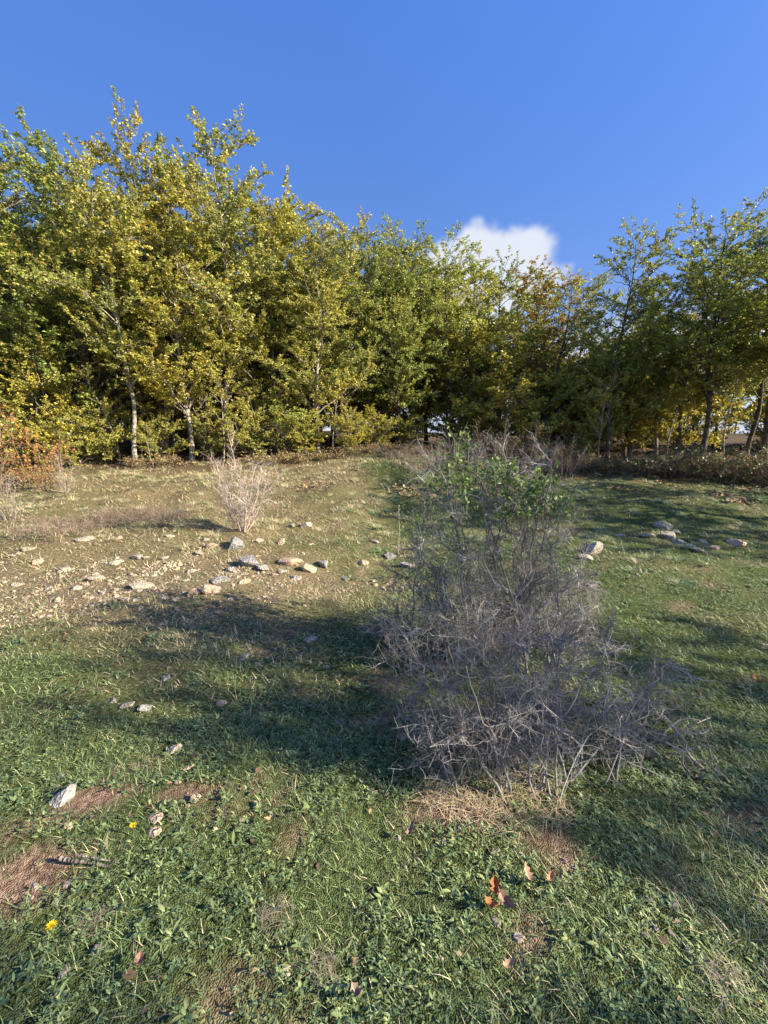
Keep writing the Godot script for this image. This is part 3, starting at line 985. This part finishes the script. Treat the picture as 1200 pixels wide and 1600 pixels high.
# dead thorn thicket: each stem is a part with its own spray of twigs
func thicket(seed_: int, label: String, where: Vector3, spread: float, ends: Array, col: Color, n: int, length: float, subs: int, r0: float, r: float, up: float) -> Node3D:
	rng.seed = seed_
	var t := thing("dead_thorn_bush", label, "bush", where, "dead thorn bushes in the clearing")
	for e in ends:
		var tx: float = at_depth(e[0], e[1], e[2]).x - where.x
		var a := Vector3(rf(-1, 1) * spread + tx * 0.35, 0, rf(-0.9, 0.7) * spread)
		a.y = ground(where.x + a.x, where.z + a.z) - where.y - 0.04
		var target: Vector3 = at_depth(e[0], e[1], e[2]) - where
		target.y = maxf(target.y, a.y + 0.08)
		var p := stem_path(a, target, 0.35 if target.y > 0.7 else 0.9, 0.07, 11)
		var st := MB.new()
		st.tube(p, taper(p.size(), r0 * rf(0.6, 1.15), r0 * 0.22), 6, vary(col, 0.15))
		var s := part("stem", st.mesh(), M.twig, t)
		var tw := MB.new()
		twigs_on(tw, p, n, length, r, subs, vary(col, 0.12), up, MB.new(), 0, [], 0.0)
		part("twig_spray", tw.mesh(), M.twig, s)
	return t

func build_thicket() -> void:
	var grey := Color(0.235, 0.228, 0.218)
	# the tall one behind
	rng.seed = 50
	var back := on_ground(770, 1030)
	var ends := []
	for e in [[655, 850], [668, 790], [690, 740], [705, 712], [730, 700], [752, 715], [775, 705], [800, 730], [825, 720], [850, 742], [868, 770], [885, 815], [895, 860], [905, 905], [915, 950], [640, 900], [628, 950], [612, 985], [680, 860], [720, 800], [760, 780], [800, 800], [840, 830], [740, 860], [780, 870], [820, 890], [860, 920], [700, 920], [660, 960], [750, 940], [800, 950], [850, 980], [690, 990], [730, 970], [780, 1000], [830, 930], [880, 950], [710, 880], [770, 830], [640, 1010], [900, 1000]]:
		ends.append([765 + (e[0] - 765) * 1.22 + rf(-8, 8), e[1] + rf(-8, 8), -back.z + rf(-0.45, 0.45)])
	var t := thicket(51, "tall dead grey thorn thicket with a green leafy top", back, 0.4, ends, grey, 46, 0.26, 10, 0.0095, 0.0022, 0.2)
	# its living leafy top
	rng.seed = 52
	var lv := MB.new()
	var tw := MB.new()
	var gcols := [Color(0.12, 0.2, 0.06), Color(0.16, 0.25, 0.08), Color(0.23, 0.31, 0.11), Color(0.1, 0.16, 0.05)]
	for e in [[705, 715, 10], [722, 740, 14], [748, 735, 12], [770, 750, 16], [795, 752, 20], [820, 755, 22], [835, 770, 20], [810, 785, 16], [780, 790, 12], [850, 775, 14], [868, 790, 10], [740, 770, 10], [700, 750, 8], [688, 775, 6], [880, 770, 8]]:
		for k in e[2]:
			var c := at_depth(e[0] + rf(-30, 30), e[1] + rf(-26, 34), -back.z + rf(-0.4, 0.4)) - back
			var d := (rv() + Vector3.UP * 0.5).normalized()
			var q := c + d * rf(0.08, 0.16)
			tw.tube(PackedVector3Array([c - Vector3(0, 0.1, 0), c, q]), PackedFloat32Array([0.003, 0.002, 0.001]), 3, Color(0.16, 0.15, 0.1))
			for g in 9:
				var s := rf(0.024, 0.046)
				lv.leaf(c.lerp(q, rng.randf()) + rv() * 0.012, (d * 0.3 + rv()).normalized(), (Vector3.UP * 0.8 + rv()).normalized(), s, s * rf(0.5, 0.75), vary(gcols[rng.randi() % 4], 0.25))
	part("leafy_shoot", tw.mesh(), M.twig, t).set_meta("kind", "stuff")
	var fo := part("foliage", lv.mesh(), M.leaf_a, t)
	fo.set_meta("label", "small green leaves on the thicket's living top")
	# the sprawling one in front
	rng.seed = 53
	var front := on_ground(800, 1225)
	var fz := -front.z
	ends = []
	for e in [[590, 1005, 0.25], [608, 1040, 0.15], [600, 965, 0.5], [640, 985, 0.4], [630, 1075, 0.1], [660, 1020, 0.2], [690, 980, 0.35], [720, 1000, 0.1], [740, 950, 0.4], [780, 960, 0.3], [810, 985, 0.1], [850, 960, 0.4], [880, 1000, 0.2], [905, 1030, 0.05], [930, 985, 0.5], [970, 1000, 0.5], [1010, 1020, 0.5], [1050, 1040, 0.45], [1085, 1055, 0.4], [1000, 1060, 0.3], [950, 1050, 0.25], [700, 1060, 0.0], [760, 1050, -0.05], [830, 1060, -0.05], [870, 1080, 0.0], [660, 1120, 0.0], [720, 1130, -0.1], [780, 1120, -0.1], [840, 1130, -0.1], [690, 1150, -0.05], [890, 1130, 0.0], [930, 1110, 0.1], [620, 1010, 0.6], [700, 930, 0.7], [760, 900, 0.8], [820, 910, 0.8], [870, 940, 0.7], [920, 960, 0.7], [660, 950, 0.7], [740, 1010, 0.5], [800, 1020, 0.5], [860, 1020, 0.4]]:
		ends.append([e[0] + rf(-8, 8), e[1] + rf(-8, 8), fz + e[2] + rf(-0.08, 0.08)])
	var fr := thicket(54, "low sprawling dead grey thorn bush with arching twigs, in front of the tall thicket", front, 0.2, ends, Color(0.235, 0.223, 0.212), 36, 0.2, 10, 0.0058, 0.0016, 0.0)
	# a dead branch heap on the right of it
	rng.seed = 55
	var heap := on_ground(1010, 1180)
	ends = []
	for e in [[930, 1100, 0.1], [960, 1130, 0.05], [990, 1095, 0.15], [1030, 1110, 0.1], [1060, 1130, 0.1], [1090, 1150, 0.1], [1110, 1120, 0.2], [1040, 1170, 0.0], [900, 1150, 0.0], [960, 1190, -0.05], [1000, 1220, -0.1], [1070, 1200, -0.05]]:
		ends.append([e[0] + rf(-8, 8), e[1] + rf(-8, 8), -heap.z + e[2]])
	thicket(56, "flattened heap of pale dead twigs lying in the grass beside the sprawling thorn bush", heap, 0.36, ends, Color(0.33, 0.29, 0.265), 13, 0.15, 6, 0.006, 0.0018, -0.05)
	# long bleached canes arching over the front bush
	rng.seed = 57
	for c in [[[700, 1010], [770, 1170], 0.05], [[690, 1072], [740, 1055], -0.1], [[905, 1075], [850, 1160], -0.05], [[860, 1050], [912, 1060], -0.08], [[728, 1040], [772, 1150], -0.12], [[640, 1030], [700, 1048], 0.15]]:
		var a := at_depth(c[0][0], c[0][1], fz + c[2]) - front
		var b := at_depth(c[1][0], c[1][1], fz + c[2] - 0.05) - front
		var mb := MB.new()
		var q := stem_path(a, b, 0.6, 0.02, 8)
		mb.tube(q, taper(q.size(), 0.0026, 0.0014), 5, Color(0.28, 0.25, 0.21))
		part("cane", mb.mesh(), M.twig, fr)
	# upright dry stalks
	for s in [[842, 1000, 800, "tall straight dry stalk standing in front of the dead thicket"], [622, 868, 790, "single thin dry stalk on the grass beside the knoll"]]:
		var q := on_ground(s[0], s[1])
		var hh := height_to(s[2], q)
		var st := thing("dry_stalk", s[3], "stalk", q, "dry stalks")
		var mb := MB.new()
		mb.tube(stem_path(Vector3(0, -0.05, 0), Vector3(0.01, hh, 0), 0.0, 0.012), taper(9, 0.0045, 0.0022), 5, Color(0.42, 0.36, 0.28))
		part("stem", mb.mesh(), M.twig, st)
		var sd := MB.new()
		for k in 14:
			sd.leaf(Vector3(0.01, hh * rf(0.8, 1.0), 0), (rv() + Vector3.UP).normalized(), rv(), 0.02, 0.008, Color(0.4, 0.33, 0.22))
		part("seed_head", sd.mesh(), M.litter, st)
	# straw and exposed roots at the foot of the front bush
	rng.seed = 58
	for s in [[745, 1265, 0.15, "bleached straw lying at the foot of the sprawling thorn bush"], [835, 1255, 0.13, "dead hanging grass among the roots of the sprawling thorn bush"], [800, 1205, 0.15, "dry tangled grass inside the sprawling thorn bush"], [700, 1235, 0.12, "small bleached straw patch beside the thorn bush roots"]]:
		var q := on_ground(s[0], s[1])
		var mb := MB.new()
		for k in 260:
			var a := rf(0, TAU)
			var side := Vector3(cos(a), 0, sin(a))
			mb.strip(Vector3(rf(-1, 1), 0, rf(-1, 1)) * s[2] + Vector3(0, 0.005, 0), (side + Vector3.UP * rf(0.1, 0.9)).normalized(), side * 0.5 - Vector3.UP * rf(0.5, 1.6), rf(0.07, 0.18), rf(0.0014, 0.003), [1.0, 0.9, 0.8, 0.5, 0.0], vary(Color(0.42, 0.33, 0.2), 0.25), vary(Color(0.46, 0.37, 0.24), 0.25))
		single("dry_grass_tuft", mb.mesh(), M.litter, s[3], "dry grass", q, "dry grass at the thorn bush")

func build_stones() -> void:
	var meshes := []
	for k in 10:
		meshes.append(make_stone(400 + k, [0.5, 0.62, 0.4, 0.75, 0.55][k % 5]))
	rng.seed = 410
	var on_bank := "pale limestone chunk lying on the stony bank"
	# photo column, row, width in photo pixels, colour, label
	var list := [
		[133, 846, 34, "stone_pale", "round pale boulder at the edge of the dry scrub"],
		[368, 856, 30, "stone_grey", "grey boulder at the foot of the bare bush"],
		[387, 884, 36, "stone_grey", "large blue-grey stone in the shadow below the bare bush"],
		[412, 891, 26, "stone_grey", "flat grey slab in front of the large blue-grey stone"],
		[362, 893, 18, "stone_grey", "small grey stone beside the large blue-grey one"],
		[455, 882, 34, "stone_warm", "upright brownish stone in the shadow of the stone row"],
		[483, 892, 26, "stone_warm", "warm block-shaped stone near the end of the stone row"],
		[505, 886, 22, "stone_grey", "last grey stone at the end of the stone row"],
		[462, 905, 20, "stone_pale", "pale cube-like stone lit at the end of the stone row"],
		[383, 910, 20, "stone_warm", "pale upright stone in the lit strip below the stone row"],
		[330, 926, 32, "stone_warm", "wide brown slab at the edge of the bare stony strip"],
		[303, 930, 24, "stone_warm", "low brown slab next to the wide one"],
		[345, 908, 26, "stone_grey", "grey slab above the wide brown slabs"],
		[258, 872, 20, "stone_pale", on_bank], [220, 918, 44, "stone_pale", "broad pale slab in the middle of the stony strip"], [215, 875, 24, "stone_pale", on_bank],
		[105, 892, 22, "stone_pale", on_bank], [45, 862, 26, "stone_pale", on_bank], [60, 880, 22, "stone_warm", on_bank], [180, 882, 28, "stone_pale", on_bank], [150, 905, 34, "stone_pale", "long pale slab at the start of the stony strip"],
		[120, 920, 24, "stone_pale", on_bank], [75, 922, 22, "stone_pale", on_bank], [30, 915, 22, "stone_pale", on_bank], [20, 872, 18, "stone_pale", on_bank], [228, 873, 16, "stone_pale", on_bank], [285, 862, 18, "stone_warm", on_bank], [310, 868, 16, "stone_pale", on_bank],
		[330, 858, 16, "stone_warm", on_bank], [240, 900, 18, "stone_pale", on_bank], [275, 905, 20, "stone_pale", on_bank], [255, 935, 18, "stone_pale", on_bank], [195, 938, 18, "stone_pale", on_bank], [160, 930, 16, "stone_pale", on_bank], [90, 940, 18, "stone_pale", on_bank], [320, 845, 14, "stone_pale", on_bank], [265, 838, 18, "stone_pale", on_bank], [185, 842, 18, "stone_warm", on_bank], [405, 845, 14, "stone_pale", on_bank], [440, 850, 14, "stone_warm", on_bank], [455, 822, 14, "stone_pale", on_bank], [480, 824, 18, "stone_pale", on_bank], [440, 895, 16, "stone_pale", on_bank], [428, 900, 14, "stone_warm", on_bank], [300, 895, 14, "stone_pale", on_bank],
		[486, 1003, 20, "stone_pale", "white stone lying alone in the shaded grass"],
		[382, 1028, 16, "stone_pale", "small white stone in the grass below the stony strip"],
		[262, 1063, 15, "stone_grey", "small upright grey stone in the grass"],
		[198, 1104, 20, "stone_pale", "flat pale stone, first of a pair in the grass"], [226, 1109, 22, "stone_grey", "flat grey stone, second of a pair in the grass"], [176, 1097, 14, "stone_pale", "little flat chip beside the pair of flat stones"],
		[273, 1174, 22, "stone_pale", "pale angular stone beside a dark hole in the turf"], [296, 1203, 15, "stone_warm", "small warm stone below the pale angular one"],
		[100, 1252, 40, "stone_grey", "blue-grey angular stone in the turf beside bare reddish soil"],
		[345, 1100, 16, "stone_warm", "brownish stone in the grass near a bare patch"], [628, 1152, 16, "stone_warm", "small pinkish stone left of the thorn bush roots"], [696, 1166, 16, "stone_warm", "small pinkish stone under the thorn bush"], [527, 1131, 10, "stone_pale", "tiny pale stone in the shaded turf"],
		[245, 1282, 24, "stone_warm", "flat sandy clod of stone near the small yellow flower"], [240, 1300, 20, "stone_warm", "crumbled sandy stone beside the flat sandy clod"],
		[1146, 853, 26, "stone_warm", "pinkish upright stone catching the sun on the shaded slope"],
		[1035, 825, 26, "stone_pale", "stone above the stone heap on the shaded slope"], [1042, 841, 30, "stone_pale", "flat slab in the stone heap on the shaded slope"], [1062, 850, 20, "stone_grey", "small grey stone in the stone heap on the shaded slope"], [1078, 855, 16, "stone_grey", "roundish grey stone in the stone heap on the shaded slope"], [1098, 848, 18, "stone_warm", "warm grey stone between the heap and the pinkish stone"], [1115, 858, 16, "stone_warm", "little brown stone next to the pinkish upright one"],
		[1015, 838, 22, "stone_pale", "small pale stone at the lower end of the stone heap"], [1055, 833, 18, "stone_pale", "pale chip on top of the stone heap"], [1088, 862, 20, "stone_pale", "pale stone below the stone heap"], [970, 838, 18, "stone_pale", "pale stone in a bare sunlit spot beside the stone heap"],
		[925, 864, 34, "stone_pale", "long pale slab in the grass beside the thicket"], [915, 874, 22, "stone_pale", "small pale slab below the long one beside the thicket"],
		[610, 872, 24, "stone_grey", "mossy grey stone in the grass below the dry stalk"], [566, 880, 18, "stone_warm", "brown stone in the grass between the stone row and the thicket"], [636, 886, 22, "stone_grey", "grey stone at the side of the thicket"], [540, 905, 14, "stone_grey", "small grey stone below the end of the stone row"], [585, 850, 14, "stone_grey", "small stone on the shaded slope of the knoll"],
	]
	for s in list:
		var p := on_ground(s[0], s[1])
		var depth := (p - EYE).dot(Vector3(0, -sin(PITCH), -cos(PITCH)))
		var w: float = s[2] / F * depth * (0.44 if s[0] < 290 and s[1] < 960 else 0.6)
		var o := single("limestone_rock", meshes[rng.randi() % meshes.size()], M[s[3]], s[4].replace("pale", "brownish") if s[3] == "stone_warm" and s[4] == on_bank else s[4], "stone", p + Vector3(0, w * 0.1, 0), "loose stones of the clearing")
		o.basis = (Basis(Vector3.UP, rf(0, TAU)) * Basis(Vector3.RIGHT, rf(-0.2, 0.2))).scaled(Vector3(w, w, w))
	# further small stones strewn over the bank
	for k in 70:
		var p := on_ground(rf(-40, 520), rf(835, 960))
		if stony(p.x, p.z) + rf(0, 0.6) < 0.45:
			continue
		var w := rf(0.018, 0.05)
		var o := single("limestone_rock", meshes[rng.randi() % meshes.size()], M[["stone_pale", "stone_pale", "stone_warm"][k % 3]], "small %s limestone piece strewn over the stony strip" % ("brownish" if k % 3 == 2 else "pale"), "stone", p + Vector3(0, w * 0.05, 0), "small stones of the stony strip")
		o.basis = (Basis(Vector3.UP, rf(0, TAU)) * Basis(Vector3.RIGHT, rf(-0.2, 0.2))).scaled(Vector3(w, w, w))

func oak_leaf(seed_: int, l: float, curl: float, col: Color) -> ArrayMesh:
	rng.seed = seed_
	var mb := MB.new()
	var edge := []
	for j in 17:
		var t := j / 16.0
		var w := 0.3 * l * pow(sin(PI * clampf(t * 0.92 + 0.06, 0, 1)), 0.8) * (0.72 + 0.28 * cos(t * TAU * 4.0)) if t > 0.12 else 0.012 * l
		edge.append([t, w])
	for j in 16:
		for sgn in [-1.0, 1.0]:
			var q := []
			for e in [edge[j], edge[j + 1]]:
				var z: float = (e[0] - 0.5) * l
				var lift: float = curl * pow(e[0] - 0.45, 2) * l * 2.0
				q.append(Vector3(0, lift + 0.004, z))
				q.append(Vector3(sgn * e[1], lift + curl * e[1] * 0.7 + 0.004, z))
			if sgn > 0:
				mb.tri(q[0], q[1], q[2], vary(col, 0.1))
				mb.tri(q[1], q[3], q[2], vary(col, 0.1))
			else:
				mb.tri(q[0], q[2], q[1], vary(col, 0.1))
				mb.tri(q[1], q[2], q[3], vary(col, 0.1))
	return mb.mesh()

func flower(px: float, py: float, size: float, label: String) -> void:
	var p := on_ground(px, py + 8)
	var h := 0.055
	var t := thing("yellow_flower", label, "flower", p, "yellow flowers in the grass")
	var st := MB.new()
	st.tube(PackedVector3Array([Vector3(0, -0.02, 0), Vector3(0.002, h * 0.6, 0.002), Vector3(0.004, h, 0.004)]), PackedFloat32Array([0.0014, 0.0012, 0.0016]), 5, Color(0.1, 0.16, 0.04))
	part("stalk", st.mesh(), M.grass, t)
	var c := Vector3(0.004, h, 0.004)
	var petal := MB.new()
	petal.strip(Vector3(0.002, 0, 0), Vector3(1, 0.35, 0).normalized(), Vector3(0.2, -0.25, 0), size, size * 0.3, [0.5, 1.0, 1.0, 0.75, 0.4], Color(0.78, 0.5, 0.006), Color(0.86, 0.66, 0.01))
	var pm := petal.mesh()
	for k in 15:
		var o := part("petal", pm, M.grass, t)
		o.position = c
		o.basis = Basis(Vector3.UP, TAU * k / 15 + rf(-0.1, 0.1)) * Basis(Vector3.BACK, rf(-0.1, 0.25))
	var eye := MB.new()
	for k in 24:
		eye.leaf(c, (Vector3.UP + rv() * 0.8).normalized(), rv(), size * 0.45, size * 0.15, Color(0.75, 0.42, 0.008))
	part("flower_centre", eye.mesh(), M.grass, t)

func build_small() -> void:
	rng.seed = 500
	flower(84, 1462, 0.014, "open yellow flower in the shaded leafy turf")
	flower(210, 1302, 0.012, "small yellow flower beside the sandy stones")
	# weathered grey stick
	var p := on_ground(135, 1357)
	var t := thing("weathered_stick", "short grey weathered stick lying in the turf", "stick", p + Vector3(0, 0.012, 0))
	for s in [[Vector3(-0.1, 0.0, -0.012), Vector3(0.1, 0.004, 0.02), 0.014, 0.009], [Vector3(-0.05, 0.012, -0.016), Vector3(0.13, 0.002, 0.004), 0.008, 0.004]]:
		var mb := MB.new()
		var q := stem_path(s[0], s[1], 0.0, 0.003, 6)
		mb.tube(q, taper(7, s[2] * 0.6, s[3] * 0.45), 7, Color.WHITE)
		part("splinter" if s[2] < 0.01 else "shaft", mb.mesh(), M.bark_mid, t)
	for s in [[145, 1450, 60], [505, 1520, 44], [1130, 1540, 50], [430, 1440, 40]]:
		p = on_ground(s[0], s[1])
		var mb := MB.new()
		for k in 80:
			var a := rf(0, TAU)
			var side := Vector3(cos(a), 0, sin(a))
			mb.strip(Vector3(rf(-1, 1), 0, rf(-1, 1)) * 0.045 + Vector3(0, 0.02, 0), (side + Vector3.UP * rf(0.0, 0.6)).normalized(), side * 0.4 - Vector3.UP * rf(0.3, 1.0), rf(0.035, 0.075), rf(0.001, 0.002), [1.0, 0.9, 0.8, 0.5, 0.0], vary(Color(0.24, 0.2, 0.14), 0.3), vary(Color(0.28, 0.23, 0.16), 0.3))
		single("withered_grass", mb.mesh(), M.litter, "small withered grey-brown grass tuft in the green turf", "dry grass", p, "withered tufts in the turf")
	# brown fallen leaves near the viewer
	var k := 0
	for s in [[775, 1408, 0.075, Color(0.3, 0.1, 0.035), "rust-brown curled oak leaf, one of a heap in the turf"], [790, 1425, 0.075, Color(0.2, 0.13, 0.09), "dull brown oak leaf lying on a heap in the turf"], [768, 1432, 0.06, Color(0.34, 0.13, 0.04), "orange-brown oak leaf at the edge of a heap in the turf"], [824, 1383, 0.06, Color(0.34, 0.22, 0.14), "pale brown fallen leaf above the leaf heap"], [858, 1392, 0.05, Color(0.38, 0.18, 0.09), "small reddish fallen leaf beside the pale brown one"], [1186, 1077, 0.09, Color(0.45, 0.24, 0.04), "yellow-orange oak leaf on the shaded grass"], [640, 1320, 0.05, Color(0.2, 0.14, 0.1), "dark withered leaf in the open turf"], [425, 1295, 0.05, Color(0.4, 0.24, 0.12), "tan fallen leaf in a sunlit turf patch"], [792, 1528, 0.045, Color(0.32, 0.2, 0.13), "small tan leaf in the nearest turf"], [220, 1527, 0.05, Color(0.26, 0.14, 0.1), "brown fallen leaf near the open yellow flower"], [560, 1575, 0.055, Color(0.27, 0.19, 0.14), "greyish fallen leaf among the nearest weeds"]]:
		p = on_ground(s[0], s[1])
		var o := single("fallen_leaf", oak_leaf(510 + k, s[2], rf(0.5, 1.4), s[3]), M.litter, s[4], "leaf", p + Vector3(0, 0.03, 0), "fallen leaves in the turf")
		o.basis = Basis(Vector3.UP, rf(0, TAU)) * Basis(Vector3.RIGHT, rf(-0.2, 0.2)) * Basis(Vector3.BACK, rf(-0.2, 0.2))
		k += 1

func _ready() -> void:
	low.seed = 1
	low.frequency = 0.16
	low.fractal_octaves = 2
	mid.seed = 2
	mid.frequency = 0.7
	mid.fractal_octaves = 3
	fine.seed = 3
	fine.frequency = 3.5
	fine.fractal_octaves = 3
	EYE.y = ground(0, 0) + 1.55
	var cam := Camera3D.new()
	cam.name = "camera"
	cam.fov = 100.0
	cam.near = 0.05
	cam.far = 3000.0
	cam.position = EYE
	cam.rotation = Vector3(-PITCH, 0, 0)
	add_child(cam)
	var env := Environment.new()
	env.background_mode = Environment.BG_SKY
	var pm := PanoramaSkyMaterial.new()
	pm.panorama = ImageTexture.create_from_image(sky_image())
	pm.energy_multiplier = 1.0
	var sk := Sky.new()
	sk.sky_material = pm
	env.sky = sk
	env.tonemap_mode = Environment.TONE_MAPPER_LINEAR
	env.tonemap_exposure = EXPOSURE
	env.sdfgi_enabled = true
	env.ssao_enabled = true
	env.ssil_enabled = true
	var we := WorldEnvironment.new()
	we.name = "environment"
	we.environment = env
	add_child(we)
	var sun := DirectionalLight3D.new()
	sun.name = "sun"
	sun.light_energy = 1.6
	sun.light_color = Color(1.0, 0.94, 0.84)
	sun.light_angular_distance = 0.53
	sun.shadow_enabled = true
	sun.basis = Basis.looking_at(-Vector3(0.871, 0.4226, 0.25))
	add_child(sun)
	make_materials()
	print("sky ", Time.get_ticks_msec())
	build_ground()
	print("ground ", Time.get_ticks_msec())
	build_wood()
	print("wood ", Time.get_ticks_msec())
	build_bushes()
	build_thicket()
	print("thicket ", Time.get_ticks_msec())
	build_stones()
	build_cover()
	build_small()
	print("done ", Time.get_ticks_msec())
